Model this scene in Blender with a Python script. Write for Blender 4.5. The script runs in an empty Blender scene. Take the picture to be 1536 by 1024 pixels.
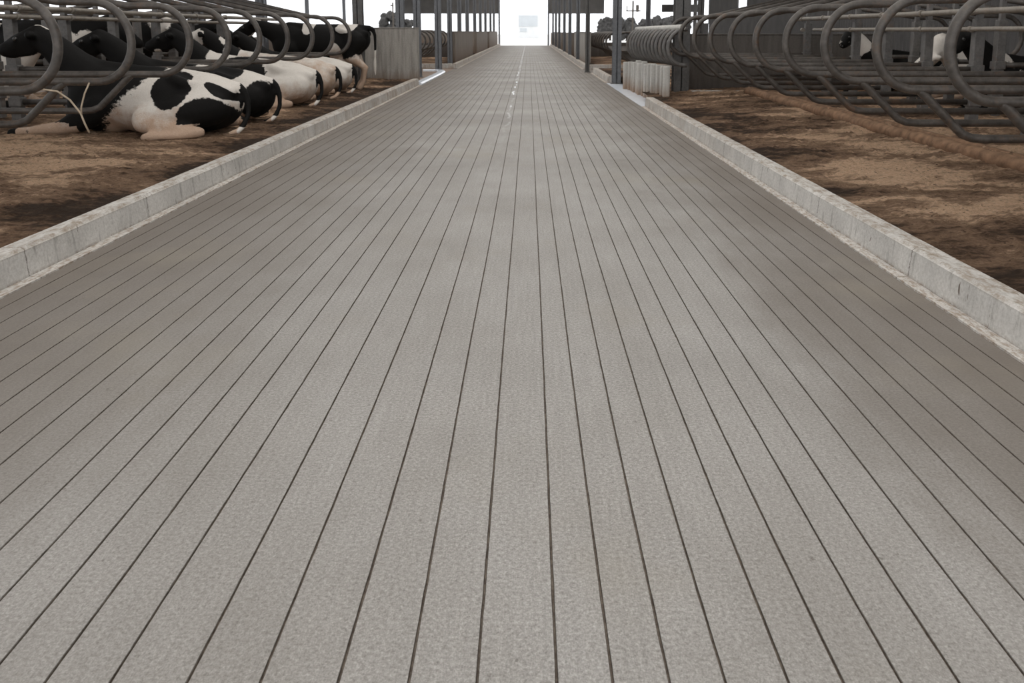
import bpy, bmesh, math, random
from mathutils import Vector, Matrix, noise
random.seed(7)
C = bpy.context.scene
COL = C.collection
PI = math.pi
H = 1.25                      # camera height
F = 1250.0                    # focal length in pixels of the 1536 px wide frame
TH = math.atan(203.5 / F)     # camera looks down by this angle
CT, ST = math.cos(TH), math.sin(TH)

def Yz(z, Z=0.0):             # depth along the view axis -> distance along the aisle
    return (z - (H - Z) * ST) / CT

# ------------------------------------------------------------------ materials
def new_mat(name):
    m = bpy.data.materials.new(name); m.use_nodes = True
    nt = m.node_tree; b = nt.nodes['Principled BSDF']
    return m, nt, b

class N:
    """tiny node graph helper"""
    def __init__(self, nt): self.nt = nt
    def node(self, t, **kw):
        n = self.nt.nodes.new(t)
        for k, v in kw.items(): setattr(n, k, v)
        return n
    def link(self, a, b): self.nt.links.new(a, b)
    def coords(self, scale=(1, 1, 1), world=False):
        if world:
            g = self.node('ShaderNodeNewGeometry'); o = g.outputs['Position']
        else:
            g = self.node('ShaderNodeTexCoord'); o = g.outputs['Object']
        mp = self.node('ShaderNodeMapping'); mp.inputs['Scale'].default_value = scale
        self.link(o, mp.inputs['Vector']); return mp.outputs['Vector']
    def noise(self, vec, scale=5, detail=4, rough=.55, dist=0):
        n = self.node('ShaderNodeTexNoise')
        n.inputs['Scale'].default_value = scale; n.inputs['Detail'].default_value = detail
        n.inputs['Roughness'].default_value = rough; n.inputs['Distortion'].default_value = dist
        self.link(vec, n.inputs['Vector']); return n.outputs['Fac']
    def ramp(self, fac, stops, interp='LINEAR'):
        r = self.node('ShaderNodeValToRGB'); r.color_ramp.interpolation = interp
        el = r.color_ramp.elements
        while len(el) < len(stops): el.new(.5)
        for e, (p, c) in zip(el, stops):
            e.position = p
            e.color = (c[0], c[1], c[2], 1) if hasattr(c, '__len__') else (c, c, c, 1)
        self.link(fac, r.inputs['Fac']); return r.outputs['Color']
    def mix(self, fac, a, b, mode='MIX'):
        n = self.node('ShaderNodeMix', data_type='RGBA', blend_type=mode)
        for s, v in ((n.inputs['Factor'], fac), (n.inputs['A'], a), (n.inputs['B'], b)):
            if hasattr(v, 'is_linked'): self.link(v, s)
            elif hasattr(v, '__len__'): s.default_value = (v[0], v[1], v[2], 1)
            elif s.type == 'RGBA': s.default_value = (v, v, v, 1)
            else: s.default_value = v
        return n.outputs['Result']
    def math(self, op, a, b=0.0, clamp=False):
        n = self.node('ShaderNodeMath', operation=op, use_clamp=clamp)
        for s, v in ((n.inputs[0], a), (n.inputs[1], b)):
            if hasattr(v, 'is_linked'): self.link(v, s)
            else: s.default_value = v
        return n.outputs[0]
    def maprange(self, v, a, b, c=0.0, d=1.0):
        n = self.node('ShaderNodeMapRange')
        self.link(v, n.inputs[0])
        for i, x in enumerate((a, b, c, d)): n.inputs[i + 1].default_value = x
        return n.outputs[0]
    def sep(self, vec):
        n = self.node('ShaderNodeSeparateXYZ'); self.link(vec, n.inputs[0]); return n.outputs
    def bump(self, h, strength, dist, bsdf):
        n = self.node('ShaderNodeBump'); n.inputs['Strength'].default_value = strength
        n.inputs['Distance'].default_value = dist
        self.link(h, n.inputs['Height']); self.link(n.outputs['Normal'], bsdf.inputs['Normal'])

def m_floor():
    m, nt, b = new_mat('grooved_concrete'); g = N(nt)
    v1 = g.coords((1, 1, 1), True)
    xs = g.sep(v1)
    speck = g.noise(v1, 95, 4, .75)
    grit = g.noise(g.coords((1, .6, 1), True), 260, 2, .6)
    broom = g.noise(g.coords((70, 2.2, 1), True), 1.0, 4, .65)
    blot = g.noise(g.coords((1, .5, 1), True), 1.9, 6, .62)
    cross = g.noise(g.coords((.22, .8, 1), True), .9, 5, .6)
    col = g.ramp(speck, [(.30, (.212, .198, .181)), (.5, (.325, .308, .287)), (.72, (.452, .432, .408))])
    col = g.mix(1.0, col, g.ramp(grit, [(.3, .80), (.7, 1.18)]), 'MULTIPLY')
    col = g.mix(1.0, col, g.ramp(broom, [(.3, .93), (.7, 1.06)]), 'MULTIPLY')
    col = g.mix(1.0, col, g.ramp(blot, [(.3, (.88, .868, .85)), (.65, (1.05, 1.05, 1.05))]), 'MULTIPLY')
    fy = g.maprange(xs[1], 6, 16, .25, 1)
    cc = g.mix(fy, 1.0, g.ramp(cross, [(.36, .80), (.60, 1.10)]))  # far cross bands of light and shade painted into the colour
    col = g.mix(1.0, col, cc, 'MULTIPLY')
    # dark specks pressed into the surface
    pk = g.ramp(g.noise(g.coords((1, .7, 1), True), 30, 3, .6), [(.70, 0), (.74, .6)])
    col = g.mix(pk, col, (.12, .105, .09))
    # brown manure film along both kerbs
    wob = g.math('MULTIPLY', g.math('SUBTRACT', blot, .5), 1.1)
    lx = g.math('ADD', xs[0], wob)
    lx2 = g.math('SUBTRACT', xs[0], wob)
    dl = g.maprange(lx, -1.1, -2.45, 0, 1); dr = g.maprange(lx2, .95, 1.85, 0, 1)
    d = g.math('MULTIPLY', g.math('POWER', g.math('MAXIMUM', dl, dr), .85), .97)
    col = g.mix(d, col, g.mix(speck, (.085, .067, .052), (.19, .156, .127)))
    wl = g.maprange(lx, -.2, -1.7, 0, .42); wr = g.maprange(lx2, .3, 1.6, 0, .36)
    col = g.mix(g.math('MAXIMUM', wl, wr), col, (.19, .17, .148))
    # faint yellow stains
    st = g.ramp(g.noise(v1, .8, 4, .6), [(.55, 0), (.72, .4)])
    col = g.mix(st, col, (.27, .238, .185))
    # mud packed into the grooves (the mesh is cut below z = 0 there)
    gm = g.maprange(xs[2], -.001, -.004, 0, 1)
    gn = g.ramp(g.noise(g.coords((1, 1, 1), True), 45, 3, .7), [(.35, (.075, .056, .042)), (.7, (.19, .155, .122))])
    col = g.mix(gm, col, gn)
    g.link(col, b.inputs['Base Color'])
    # a thin line of wet spots along one groove far down the aisle
    wx = g.math('ABSOLUTE', g.math('ADD', xs[0], g.math('ADD', .30, g.math('MULTIPLY', g.math('SUBTRACT', cross, .5), .25))))
    wline = g.maprange(wx, .028, .008, 0, 1)
    wy = g.maprange(xs[1], 8, 15, .0, 1)
    wn = g.ramp(g.noise(g.coords((3, .9, 1), True), 1.2, 4, .7), [(.46, 0), (.56, 1)])
    wet = g.math('MULTIPLY', g.math('MULTIPLY', wline, wy), wn)
    g.link(g.maprange(wet, 0, 1, .66, .12), b.inputs['Roughness'])
    b.inputs['Specular IOR Level'].default_value = .3
    hh = g.math('ADD', speck, g.math('MULTIPLY', broom, .5))
    g.bump(hh, .5, .005, b)
    return m

def m_plain_concrete(name, base, dirt=(.2, .13, .085), dirt_top=.35, rough=.75, streak=1.0):
    m, nt, b = new_mat(name); g = N(nt)
    v = g.coords((1, 1, 1), True); xs = g.sep(v)
    n1 = g.noise(v, 40, 4, .65)
    ns = g.noise(g.coords((9, 9, .8), True), 1.1, 5, .65)
    base2 = [c * 1.14 for c in base]; base0 = [c * .78 for c in base]
    col = g.ramp(n1, [(.25, base0), (.55, base), (.85, base2)])
    col = g.mix(1.0, col, g.ramp(ns, [(.3, 1 - .45 * streak), (.6, 1.05)]), 'MULTIPLY')
    dz = g.math('ADD', xs[2], g.math('MULTIPLY', g.math('SUBTRACT', ns, .5), .5))
    d = g.maprange(dz, dirt_top, .06, 0, .85)
    col = g.mix(d, col, dirt)
    g.link(col, b.inputs['Base Color']); b.inputs['Roughness'].default_value = rough
    g.bump(n1, .4, .01, b)
    return m

def m_kerb():
    m, nt, b = new_mat('cast_kerb_concrete'); g = N(nt)
    v = g.coords((1, 1, 1), True); xs = g.sep(v)
    n1 = g.noise(v, 55, 5, .7); n0 = g.noise(v, 2.6, 5, .65)
    col = g.ramp(n1, [(.25, (.42, .396, .362)), (.55, (.575, .551, .515)), (.8, (.67, .645, .605))])
    col = g.mix(1.0, col, g.ramp(n0, [(.3, .80), (.65, 1.08)]), 'MULTIPLY')
    # vertical drips and scuffs
    dr = g.ramp(g.noise(g.coords((20, 20, 3.0), True), 1.0, 4, .65), [(.56, 0), (.68, 1)])
    col = g.mix(g.math('MULTIPLY', dr, .55), col, (.21, .195, .17))
    ch = g.ramp(g.noise(g.coords((22, 13, 6), True), 1.2, 3, .6, .8), [(.675, 0), (.705, .9)])
    col = g.mix(ch, col, (.115, .085, .062))
    # joints between the cast lengths
    jy = g.math('MODULO', g.math('ADD', xs[1], g.math('MULTIPLY', g.math('SUBTRACT', n1, .5), .035)), 1.37)
    jt = g.maprange(jy, .011, .004, 0, .85)
    col = g.mix(jt, col, (.12, .10, .08))
    # sand and muck smeared on the top and along the ledge
    top = g.maprange(xs[2], .140, .158, 0, 1)
    tn = g.ramp(g.noise(g.coords((13, 5, 5), True), 1.7, 6, .75), [(.44, .1), (.64, .95)])
    col = g.mix(g.math('MULTIPLY', top, tn), col, (.235, .18, .128))
    low = g.maprange(xs[2], .03, .012, 0, 1)
    ln = g.ramp(g.noise(g.coords((34, 10, 9), True), 1.6, 6, .75), [(.44, .1), (.60, .9)])
    col = g.mix(g.math('MULTIPLY', low, ln), col, (.25, .19, .14))
    far = g.maprange(xs[1], 7, 14, 0, .6)
    fn = g.ramp(g.noise(g.coords((6, 5, 3), True), 1.2, 4, .7), [(.42, 0), (.62, 1)])
    col = g.mix(g.math('MULTIPLY', far, fn), col, (.30, .215, .15))
    g.link(col, b.inputs['Base Color']); b.inputs['Roughness'].default_value = .8
    g.bump(n1, .45, .008, b)
    return m

def m_sand():
    m, nt, b = new_mat('bedding_sand'); g = N(nt)
    v = g.coords((1, 1, 1), True); xs = g.sep(v)
    fine = g.noise(g.coords((1, .8, 1), True), 38, 6, .85)
    mid = g.noise(g.coords((1, 1.7, 1), True), 6, 7, .78)
    pat = g.noise(g.coords((.6, 1.1, 1), True), 1.1, 7, .68, .3)
    col = g.ramp(fine, [(.30, (.33, .20, .118)), (.47, (.68, .45, .29)), (.70, (.90, .66, .46))])
    kl = g.maprange(xs[0], -3.5, -2.70, 0, .155); kr = g.maprange(xs[0], 3.1, 2.10, 0, .155)
    p = g.math('ADD', pat, g.math('ADD', kl, kr))
    p = g.math('ADD', p, g.maprange(xs[1], 5, 12, -.02, .04))
    p = g.math('ADD', p, g.math('MULTIPLY', g.math('SUBTRACT', mid, .5), .42))
    p = g.math('ADD', p, g.math('MULTIPLY', g.math('SUBTRACT', fine, .5), .20))
    dk = g.ramp(p, [(.615, 0), (.675, .75), (.80, 1)])
    dcol = g.ramp(fine, [(.32, (.075, .042, .025)), (.52, (.19, .112, .068)), (.72, (.36, .232, .147))])
    col = g.mix(dk, col, dcol)
    vd = g.ramp(p, [(.74, 0), (.83, .85)])
    col = g.mix(vd, col, (.035, .024, .017))
    sp = g.ramp(g.noise(g.coords((1, 1, 1), True), 34, 3, .6), [(.62, 0), (.66, .8)])
    col = g.mix(sp, col, (.085, .054, .036))
    g.link(col, b.inputs['Base Color']); b.inputs['Roughness'].default_value = .95
    b.inputs['Specular IOR Level'].default_value = .12
    g.bump(g.math('ADD', fine, g.math('MULTIPLY', mid, 1.5)), 1.0, .05, b)
    return m

def m_steel(name='galvanised_tube', base=(.048, .041, .035), hi=(.115, .10, .087), rust=.5, metallic=.25):
    m, nt, b = new_mat(name); g = N(nt)
    v = g.coords((1, 1, 1), True)
    n = g.noise(v, 9, 5, .65); n2 = g.noise(v, 38, 3, .6)
    col = g.ramp(n, [(.3, base), (.7, hi)])
    col = g.mix(1.0, col, g.ramp(n2, [(.3, .75), (.7, 1.15)]), 'MULTIPLY')
    r = g.ramp(g.noise(v, 5.0, 5, .7), [(.56, 0), (.70, rust)])
    col = g.mix(r, col, (.17, .098, .058))
    g.link(col, b.inputs['Base Color']); b.inputs['Metallic'].default_value = metallic
    g.link(g.maprange(n2, .3, .7, .38, .62), b.inputs['Roughness'])
    g.bump(n2, .15, .004, b)
    return m

def m_simple(name, col, rough=.7, metallic=0.0, var=.15, scale=8, spec=.3):
    m, nt, b = new_mat(name); g = N(nt)
    n = g.noise(g.coords((1, 1, 1), True), scale, 4, .6)
    c = g.ramp(n, [(.3, [x * (1 - var) for x in col]), (.7, [min(1, x * (1 + var)) for x in col])])
    g.link(c, b.inputs['Base Color']); b.inputs['Roughness'].default_value = rough
    b.inputs['Metallic'].default_value = metallic; b.inputs['Specular IOR Level'].default_value = spec
    return m

def m_coat():
    m, nt, b = new_mat('cow_coat'); g = N(nt)
    at = g.node('ShaderNodeAttribute', attribute_name='coat').outputs['Fac']
    dt = g.node('ShaderNodeAttribute', attribute_name='dirt').outputs['Fac']
    v = g.coords((1, 1, 1))
    rag = g.noise(v, 26, 4, .7); fine = g.noise(g.coords((30, 30, 60)), 3, 3, .6)
    t = g.math('ADD', at, g.math('MULTIPLY', g.math('SUBTRACT', rag, .5), .5))
    w = g.ramp(t, [(.47, 0), (.53, 1)])
    white = g.ramp(fine, [(.2, (.50, .455, .40)), (.8, (.70, .655, .60))])
    tan = g.ramp(fine, [(.2, (.30, .185, .115)), (.8, (.46, .31, .21))])
    dd = g.math('ADD', dt, g.math('MULTIPLY', g.math('SUBTRACT', g.noise(v, 7, 5, .7), .5), 1.2))
    white = g.mix(g.ramp(dd, [(.25, 0), (.75, .85)]), white, tan)
    black = g.ramp(fine, [(.2, (.0045, .0042, .004)), (.8, (.010, .009, .008))])
    g.link(g.mix(w, black, white), b.inputs['Base Color'])
    b.inputs['Roughness'].default_value = .72; b.inputs['Specular IOR Level'].default_value = .12
    g.bump(fine, .25, .006, b)
    return m

def m_roof():
    m = bpy.data.materials.new('unseen_translucent_roof'); m.use_nodes = True
    nt = m.node_tree; nt.nodes.clear(); g = N(nt)
    o = g.node('ShaderNodeOutputMaterial'); t = g.node('ShaderNodeBsdfTranslucent')
    t.inputs['Color'].default_value = (.87, .848, .812, 1)  # warm tint chosen to warm the light inside the barn
    g.link(t.outputs[0], o.inputs['Surface'])
    return m

def m_window():
    m, nt, b = new_mat('dusty_glass')
    b.inputs['Base Color'].default_value = (.75, .83, .9, 1); b.inputs['Roughness'].default_value = .25
    b.inputs['Transmission Weight'].default_value = .92; b.inputs['IOR'].default_value = 1.15
    return m

M = dict(
    floor=m_floor(), kerb=m_kerb(), sand=m_sand(), steel=m_steel(), coat=m_coat(), roof=m_roof(), glass=m_window(),
    worn=m_steel('worn_post_steel', (.10, .094, .088), (.17, .16, .15), .45, .25),
    rail=m_steel('dusty_rail', (.17, .148, .122), (.27, .235, .195), .35, .1),
    column=m_steel('grey_column_steel', (.13, .133, .14), (.17, .175, .185), .06, .15),
    darkcol=m_steel('dirty_column_steel', (.075, .071, .067), (.12, .114, .108), .25, .1),
    wall=m_plain_concrete('old_wall_concrete', (.34, .315, .282), dirt=(.17, .105, .066), dirt_top=.38),
    darkwall=m_plain_concrete('dirty_wall_boards', (.12, .105, .092), dirt=(.05, .036, .027), dirt_top=.75, streak=.8),
    farwall=m_plain_concrete('far_wall_concrete', (.23, .195, .163), dirt=(.13, .078, .048), dirt_top=.8),
    white=m_plain_concrete('limewashed_post', (.55, .53, .49), dirt=(.27, .165, .098), dirt_top=.34, streak=.5),
    corr=m_simple('grey_corrugated_sheet', (.085, .08, .077), .6, .1, .18, 1.5),
    panel=m_simple('dark_curtain_panel', (.115, .11, .105), .8, 0, .25, .8),
    slab=m_simple('slab_painted_shine', (.78, .82, .88), .2, 0, .06, 5, .7),  # blue-white colour stands in for light reflected off wet concrete
    gravel=m_simple('pale_yard', (.62, .61, .59), .9, 0, .05, 2),
    pipe=m_simple('sandy_brisket_pipe', (.185, .108, .064), .85, 0, .4, 11, .2),
    black=m_simple('black_hoof_eye', (.02, .018, .016), .35, 0, .1, 9, .5),
    hoof=m_simple('hoof_horn', (.10, .075, .055), .6, 0, .3, 20),
    straw=m_simple('pale_twine', (.42, .34, .25), .8, 0, .2, 30),
    leaf=m_simple('grey_tree', (.048, .046, .044), .9, 0, .4, 3), trunk=m_simple('tree_bark', (.07, .06, .05), .9),
    pale=m_simple('pale_building', (.70, .71, .71), .9, 0, .04, 1),
    palewin=m_simple('pale_building_window', (.52, .55, .57), .6, 0, .05, 1),
)

# ------------------------------------------------------------------ mesh helpers
def box(bm, x0, x1, y0, y1, z0, z1, bev=0.0):
    r = bmesh.ops.create_cube(bm, size=1.0)
    for v in r['verts']:
        v.co = Vector((x0 + (v.co.x + .5) * (x1 - x0), y0 + (v.co.y + .5) * (y1 - y0), z0 + (v.co.z + .5) * (z1 - z0)))
    if bev:
        es = list({e for v in r['verts'] for e in v.link_edges})
        bmesh.ops.bevel(bm, geom=es, offset=bev, segments=2, affect='EDGES', profile=.6)

def tube(bm, pts, r, seg=10, closed=False):
    pts = [Vector(p) for p in pts]; n = len(pts)
    rad = r if hasattr(r, '__len__') else [r] * n
    rings = []; up = None
    for i, p in enumerate(pts):
        a = pts[i - 1] if (i > 0 or closed) else p
        c = pts[(i + 1) % n] if (i < n - 1 or closed) else p
        t = (c - a).normalized()
        if up is None:
            up = t.orthogonal().normalized()
        else:
            up = (up - t * up.dot(t)).normalized()
        s = t.cross(up)
        rings.append([bm.verts.new(p + (up * math.cos(2 * PI * k / seg) + s * math.sin(2 * PI * k / seg)) * rad[i]) for k in range(seg)])
    m = n if closed else n - 1
    for i in range(m):
        A, B = rings[i], rings[(i + 1) % n]
        for k in range(seg):
            bm.faces.new((A[k], A[(k + 1) % seg], B[(k + 1) % seg], B[k]))
    if not closed:
        bm.faces.new(list(reversed(rings[0]))); bm.faces.new(rings[-1])

def extrude_profile(bm, prof, ys, jit=None, cap=True):
    """closed (x, z) profile swept along the y values"""
    rings = []
    for y in ys:
        rings.append([bm.verts.new((x + (jit(i, y) if jit else 0), y, z)) for i, (x, z) in enumerate(prof)])
    n = len(prof)
    for a, b in zip(rings, rings[1:]):
        for k in range(n):
            bm.faces.new((a[k], a[(k + 1) % n], b[(k + 1) % n], b[k]))
    if cap:
        bm.faces.new(rings[0]); bm.faces.new(list(reversed(rings[-1])))

def obj(name, bm, mat, parent=None, smooth=False, loc=None):
    bmesh.ops.recalc_face_normals(bm, faces=bm.faces[:])
    me = bpy.data.meshes.new(name); bm.to_mesh(me); bm.free()
    me.materials.append(mat)
    if smooth:
        for p in me.polygons: p.use_smooth = len(p.vertices) <= 4
    o = bpy.data.objects.new(name, me); COL.objects.link(o)
    if parent: o.parent = parent
    if loc: o.location = loc
    return o

def tag(o, label=None, cat=None, group=None, kind=None):
    if label: o['label'] = label
    if cat: o['category'] = cat
    if group: o['group'] = group
    if kind: o['kind'] = kind
    return o

def thing(name, label, cat, loc=(0, 0, 0), rz=0.0, group=None):
    o = bpy.data.objects.new(name, None); COL.objects.link(o)
    o.location = loc; o.rotation_euler = (0, 0, rz); o.empty_display_size = .2
    return tag(o, label, cat, group)

def dup(root, loc, rz=None, label=None, group=None):
    r = root.copy(); COL.objects.link(r); r.location = loc
    if rz is not None: r.rotation_euler = (0, 0, rz)
    if label: r['label'] = label
    if group: r['group'] = group
    for ch in list(root.children):
        c = ch.copy(); COL.objects.link(c); c.parent = r
        for g_ in ch.children:
            d = g_.copy(); COL.objects.link(d); d.parent = c
    return r

def BM(): return bmesh.new()
ORD = ['nearest', 'second', 'third', 'fourth', 'fifth', 'sixth', 'seventh', 'eighth', 'ninth', 'tenth', 'eleventh', 'twelfth',
       'thirteenth', 'fourteenth', 'fifteenth', 'sixteenth']

# ------------------------------------------------------------------ floor
KL, KR = -2.49, 1.876         # toe of the left and right kerb
grooves = [-2.41, -2.293, -2.16, -2.037, -1.91, -1.788, -1.667, -1.544, -1.42, -1.293, -1.176, -1.058, -.939, -.814, -.6655, -.5245,
           -.370, -.235, -.101, .0555, .162, .2745, .3826, .506, .613, .724, .8385, .976, 1.103, 1.22, 1.331, 1.45, 1.565, 1.68, 1.79]
YEND = Yz(72.5)
bm = BM()
ys = []
y = -1.2
while y < YEND:
    ys.append(y); y += .06 if y < 4 else (.12 if y < 9 else (.4 if y < 20 else 2.0))
ys.append(YEND)
gd = .007
prof = [(-2.75, 0)]
for gx in grooves:
    w = .0034
    prof += [(gx - w, 0), (gx - w * .6, -gd), (gx + w * .6, -gd), (gx + w, 0)]
prof += [(2.15, 0)]
rows = []
for y in ys:
    row = []
    for i, (x, z) in enumerate(prof):
        j = 0
        if 0 < i < len(prof) - 1:
            gi = (i - 1) // 4
            j = noise.noise(Vector((gi * 3.7, y * .5, 0))) * .004 + noise.noise(Vector((i * 5.1, y * 14, 2))) * .0016
        row.append(bm.verts.new((x + j, y, z)))
    rows.append(row)
for a, b in zip(rows, rows[1:]):
    for k in range(len(prof) - 1):
        bm.faces.new((a[k], a[k + 1], b[k + 1], b[k]))
fl = tag(obj('floor', bm, M['floor']), kind='structure')
# sub-floor of the rest of the barn
bm = BM()
box(bm, -13.6, -2.75, -3, YEND, -.12, -.012); box(bm, 2.15, 12.2, -3, YEND, -.12, -.012)
tag(obj('floor', bm, M['wall']), kind='structure')
# wet right-hand crossing slab, its reflected light painted pale, and the left-hand one
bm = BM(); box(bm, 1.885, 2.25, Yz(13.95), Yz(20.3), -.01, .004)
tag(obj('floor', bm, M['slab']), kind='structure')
bm = BM(); box(bm, -5.6, -2.52, Yz(19.6), Yz(28.2), -.01, .003)
tag(obj('floor', bm, M['wall']), kind='structure')

# ------------------------------------------------------------------ kerbs
def kerb(x, side, y0, y1, label, x_in=None):
    """side +1: the kerb body lies towards +x from its toe x"""
    s = side
    ys = [y0]
    while ys[-1] < y1 - .6: ys.append(ys[-1] + (.12 if ys[-1] < 12 else .6))
    ys.append(y1)
    root = thing('concrete_kerb', label, 'kerb', (x, y0, 0))
    def jit(i, yy): return noise.noise(Vector((i * 2.3, yy * 3.1, x))) * .004
    b = BM()
    pr = [(s * .055, -.06), (s * .062, .012), (s * .075, .150), (s * .092, .166), (s * .195, .162), (s * .215, .145), (s * .215, -.06)]
    extrude_profile(b, pr, [q - y0 for q in ys], jit)
    obj('kerb_body', b, M['kerb'], root)
    b = BM()
    extrude_profile(b, [(0, -.05), (s * .004, .009), (s * .06, .014), (s * .06, -.05)], [q - y0 for q in ys], jit)
    obj('kerb_ledge', b, M['kerb'], root)
    return root
kerb(KL, -1, -1.2, Yz(19.4), 'long pale concrete kerb along the left bed where the cows lie')
kerb(KR, 1, -1.2, Yz(13.9), 'long pale concrete kerb along the empty right bed in the foreground')
kerb(KR - .02, 1, Yz(20.3), Yz(25), 'short kerb of the sand island beyond the wet patch of painted glare on the right')
kerb(KL + .12, -1, Yz(28.2), Yz(71), 'distant kerb on the left, beyond the gap with the lone column')
kerb(KR - .12, 1, Yz(27.4), Yz(71), 'distant kerb on the right, beyond the sand island')
# end faces across the gaps
def kerb_return(x0, x1, y, label, h=.16):
    b = BM(); box(b, x0, x1, y - .09, y + .09, -.05, h, .02)
    tag(obj('kerb_return', b, M['kerb']), label, 'kerb')
kerb_return(-5.4, KL - .10, Yz(28.2) + .1, 'low kerb crossing the left gap behind the lone column')
kerb_return(KR + .1, 5.0, Yz(27.4) + .1, 'low kerb crossing the right gap behind the sand island')
kerb_return(KR + .2, 2.25, Yz(20.3) + .09, 'short cross piece of kerb at the near end of the sand island', .155)
# low rounded kerb that closes the left bed and curls round the lone column
b = BM()
path = [(-2.60, Yz(19.5)), (-2.60, Yz(21)), (-2.60, Yz(23)), (-2.61, Yz(24.6)), (-2.64, Yz(25.4)), (-2.72, Yz(25.9)), (-2.88, Yz(26.15)), (-3.3, Yz(26.2))]
prv = None
for k, (x, yy) in enumerate(path):
    a = path[max(0, k - 1)]; c = path[min(len(path) - 1, k + 1)]
    t = Vector((c[0] - a[0], c[1] - a[1], 0)).normalized(); nn = Vector((t.y, -t.x, 0))
    row = [b.verts.new(Vector((x, yy, 0)) + nn * u + Vector((0, 0, h))) for u, h in ((.10, -.03), (.105, .03), (.07, .06), (-.07, .065), (-.1, .05), (-.1, -.03))]
    if prv:
        for q in range(6): b.faces.new((prv[q], prv[(q + 1) % 6], row[(q + 1) % 6], row[q]))
    else: b.faces.new(row)
    prv = row
b.faces.new(prv)
tag(obj('curved_kerb_end', b, M['slab']), 'low rounded kerb with sky shine painted white, curling past the lone column on the left', 'kerb')  # white colour stands in for sky reflected on the wet kerb

# ------------------------------------------------------------------ sand beds
def sand_bed(x0, x1, y0, y1, zf, label, res=.03, far=False):
    b = BM(); nx = max(2, int((x1 - x0) / res)); ys = [y0]
    while ys[-1] < y1: ys.append(ys[-1] + (res * 1.1 if ys[-1] < 10 else res * 2.4))
    ys[-1] = y1
    rows = []
    for yy in ys:
        r = []
        for i in range(nx + 1):
            x = x0 + (x1 - x0) * i / nx
            p = Vector((x, yy, 0))
            d = noise.fractal(p * 1.1, 1.0, 2.0, 4) * .022 + noise.fractal(p * 5, 1.0, 2.0, 3) * .011 + (max(0, noise.fractal(p * 17, 1.0, 2.0, 2) - .05) * .030 if res < .1 else 0)
            e = min(1, abs(x - x0) / .25, abs(x1 - x) / .25)
            r.append(b.verts.new((x, yy, zf(x) + d * (.35 + .65 * e))))
        rows.append(r)
    for p, q in zip(rows, rows[1:]):
        for k in range(nx): b.faces.new((p[k], p[k + 1], q[k + 1], q[k]))
    return tag(obj('sand_bedding', b, M['sand'], smooth=True), label, 'sand', kind='stuff')
def zl(x): return .145 + .045 * min(1, max(0, (-2.7 - x) / 1.6))
def zr(x): return .145 + .07 * min(1, max(0, (x - 2.09) / 1.7))
sand_bed(-8.6, KL - .20, -1.2, Yz(19.35), zl, 'brown sand bedding of the left stalls under the lying cows')
sand_bed(KR + .20, 8.0, -1.2, Yz(15.4), zr, 'brown sand bedding of the empty right stalls')
sand_bed(2.2, 5.6, Yz(15.4), Yz(20.2), lambda x: .1, 'sand drifted behind the white post fence', .12)
sand_bed(KR + .18, 5.6, Yz(20.4), Yz(25), lambda x: .14, 'sand inside the small kerbed island on the right', .12)
sand_bed(-2.67, KL - .05, Yz(28.4), Yz(71), lambda x: .13, 'narrow strip of sand between the distant left kerb and wall', .3)
sand_bed(-8, -2.96, Yz(28.4), Yz(71), lambda x: .13, 'distant sand bed on the left beyond the gap', .3)
sand_bed(KR + .02, 1.97, Yz(27.6), Yz(71), lambda x: .13, 'narrow strip of sand between the distant right kerb and wall', .3)
sand_bed(2.21, 8, Yz(27.6), Yz(71), lambda x: .13, 'distant sand bed on the right beyond the gap', .3)

# ------------------------------------------------------------------ stall dividers
def hoop_path(L, zb, zt, flat=.34, slope=.25, xe=0.0):
    rz_ = (zt - zb) / 2; rx = rz_ * .92; cx = L - rx; cz = (zt + zb) / 2
    pts = [(xe, 0, zb), (.4, 0, zb), (cx - .25, 0, zb)]
    for k in range(19):
        a = -PI / 2 + PI * k / 18
        pts.append((cx + rx * math.cos(a), 0, cz + rz_ * math.sin(a)))
    pts += [(cx - .15, 0, zt), (cx - flat + .05, 0, zt + .003)]
    x = cx - flat - .1
    pts += [(x + .05, 0, zt + .022), (xe, 0, zt + slope * (x - xe))]
    return pts

def make_divider(L, zb, zt, bx, post=True, slope=.25, r=.034, seg=12, base=-.02, brace=True):
    root = thing('stall_divider', '', 'stall divider')
    b = BM(); tube(b, hoop_path(L, zb, zt, slope=slope, xe=0 if post else .06), r, seg); obj('hoop', b, M['steel'], root, True)
    if brace:
        x0 = L - bx; b = BM()
        zl_ = zb - .36
        tube(b, [(x0 + .03, 0, zb + .004), (x0 + .015, 0, zb - .018), (x0 - .02, 0, zb - .045), (x0 - .10, 0, zb - .125), (x0 - .24, 0, zb - .26), (x0 - .31, 0, zl_ + .035), (x0 - .38, 0, zl_ + .008), (x0 - .47, 0, zl_), (.05, 0, zl_)], r * .95, seg)
        obj('brace', b, M['steel'], root, True)
    if post:
        b = BM(); box(b, -.055, .055, -.05, .05, base, zt - .09, .008)
        ptop = zt + slope * (L - (zt - zb) / 2 * .92 - .44)
        box(b, -.03, .03, -.03, .03, zt - .12, ptop, .005)
        obj('post', b, M['worn'], root)
        b = BM(); box(b, -.07, .07, -.062, .062, zb - .05, zb + .05, .01); obj('clamp', b, M['worn'], root)
        b = BM(); box(b, -.07, .07, -.062, .062, zb - .41, zb - .31, .01); obj('clamp', b, M['worn'], root)
    return root

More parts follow.
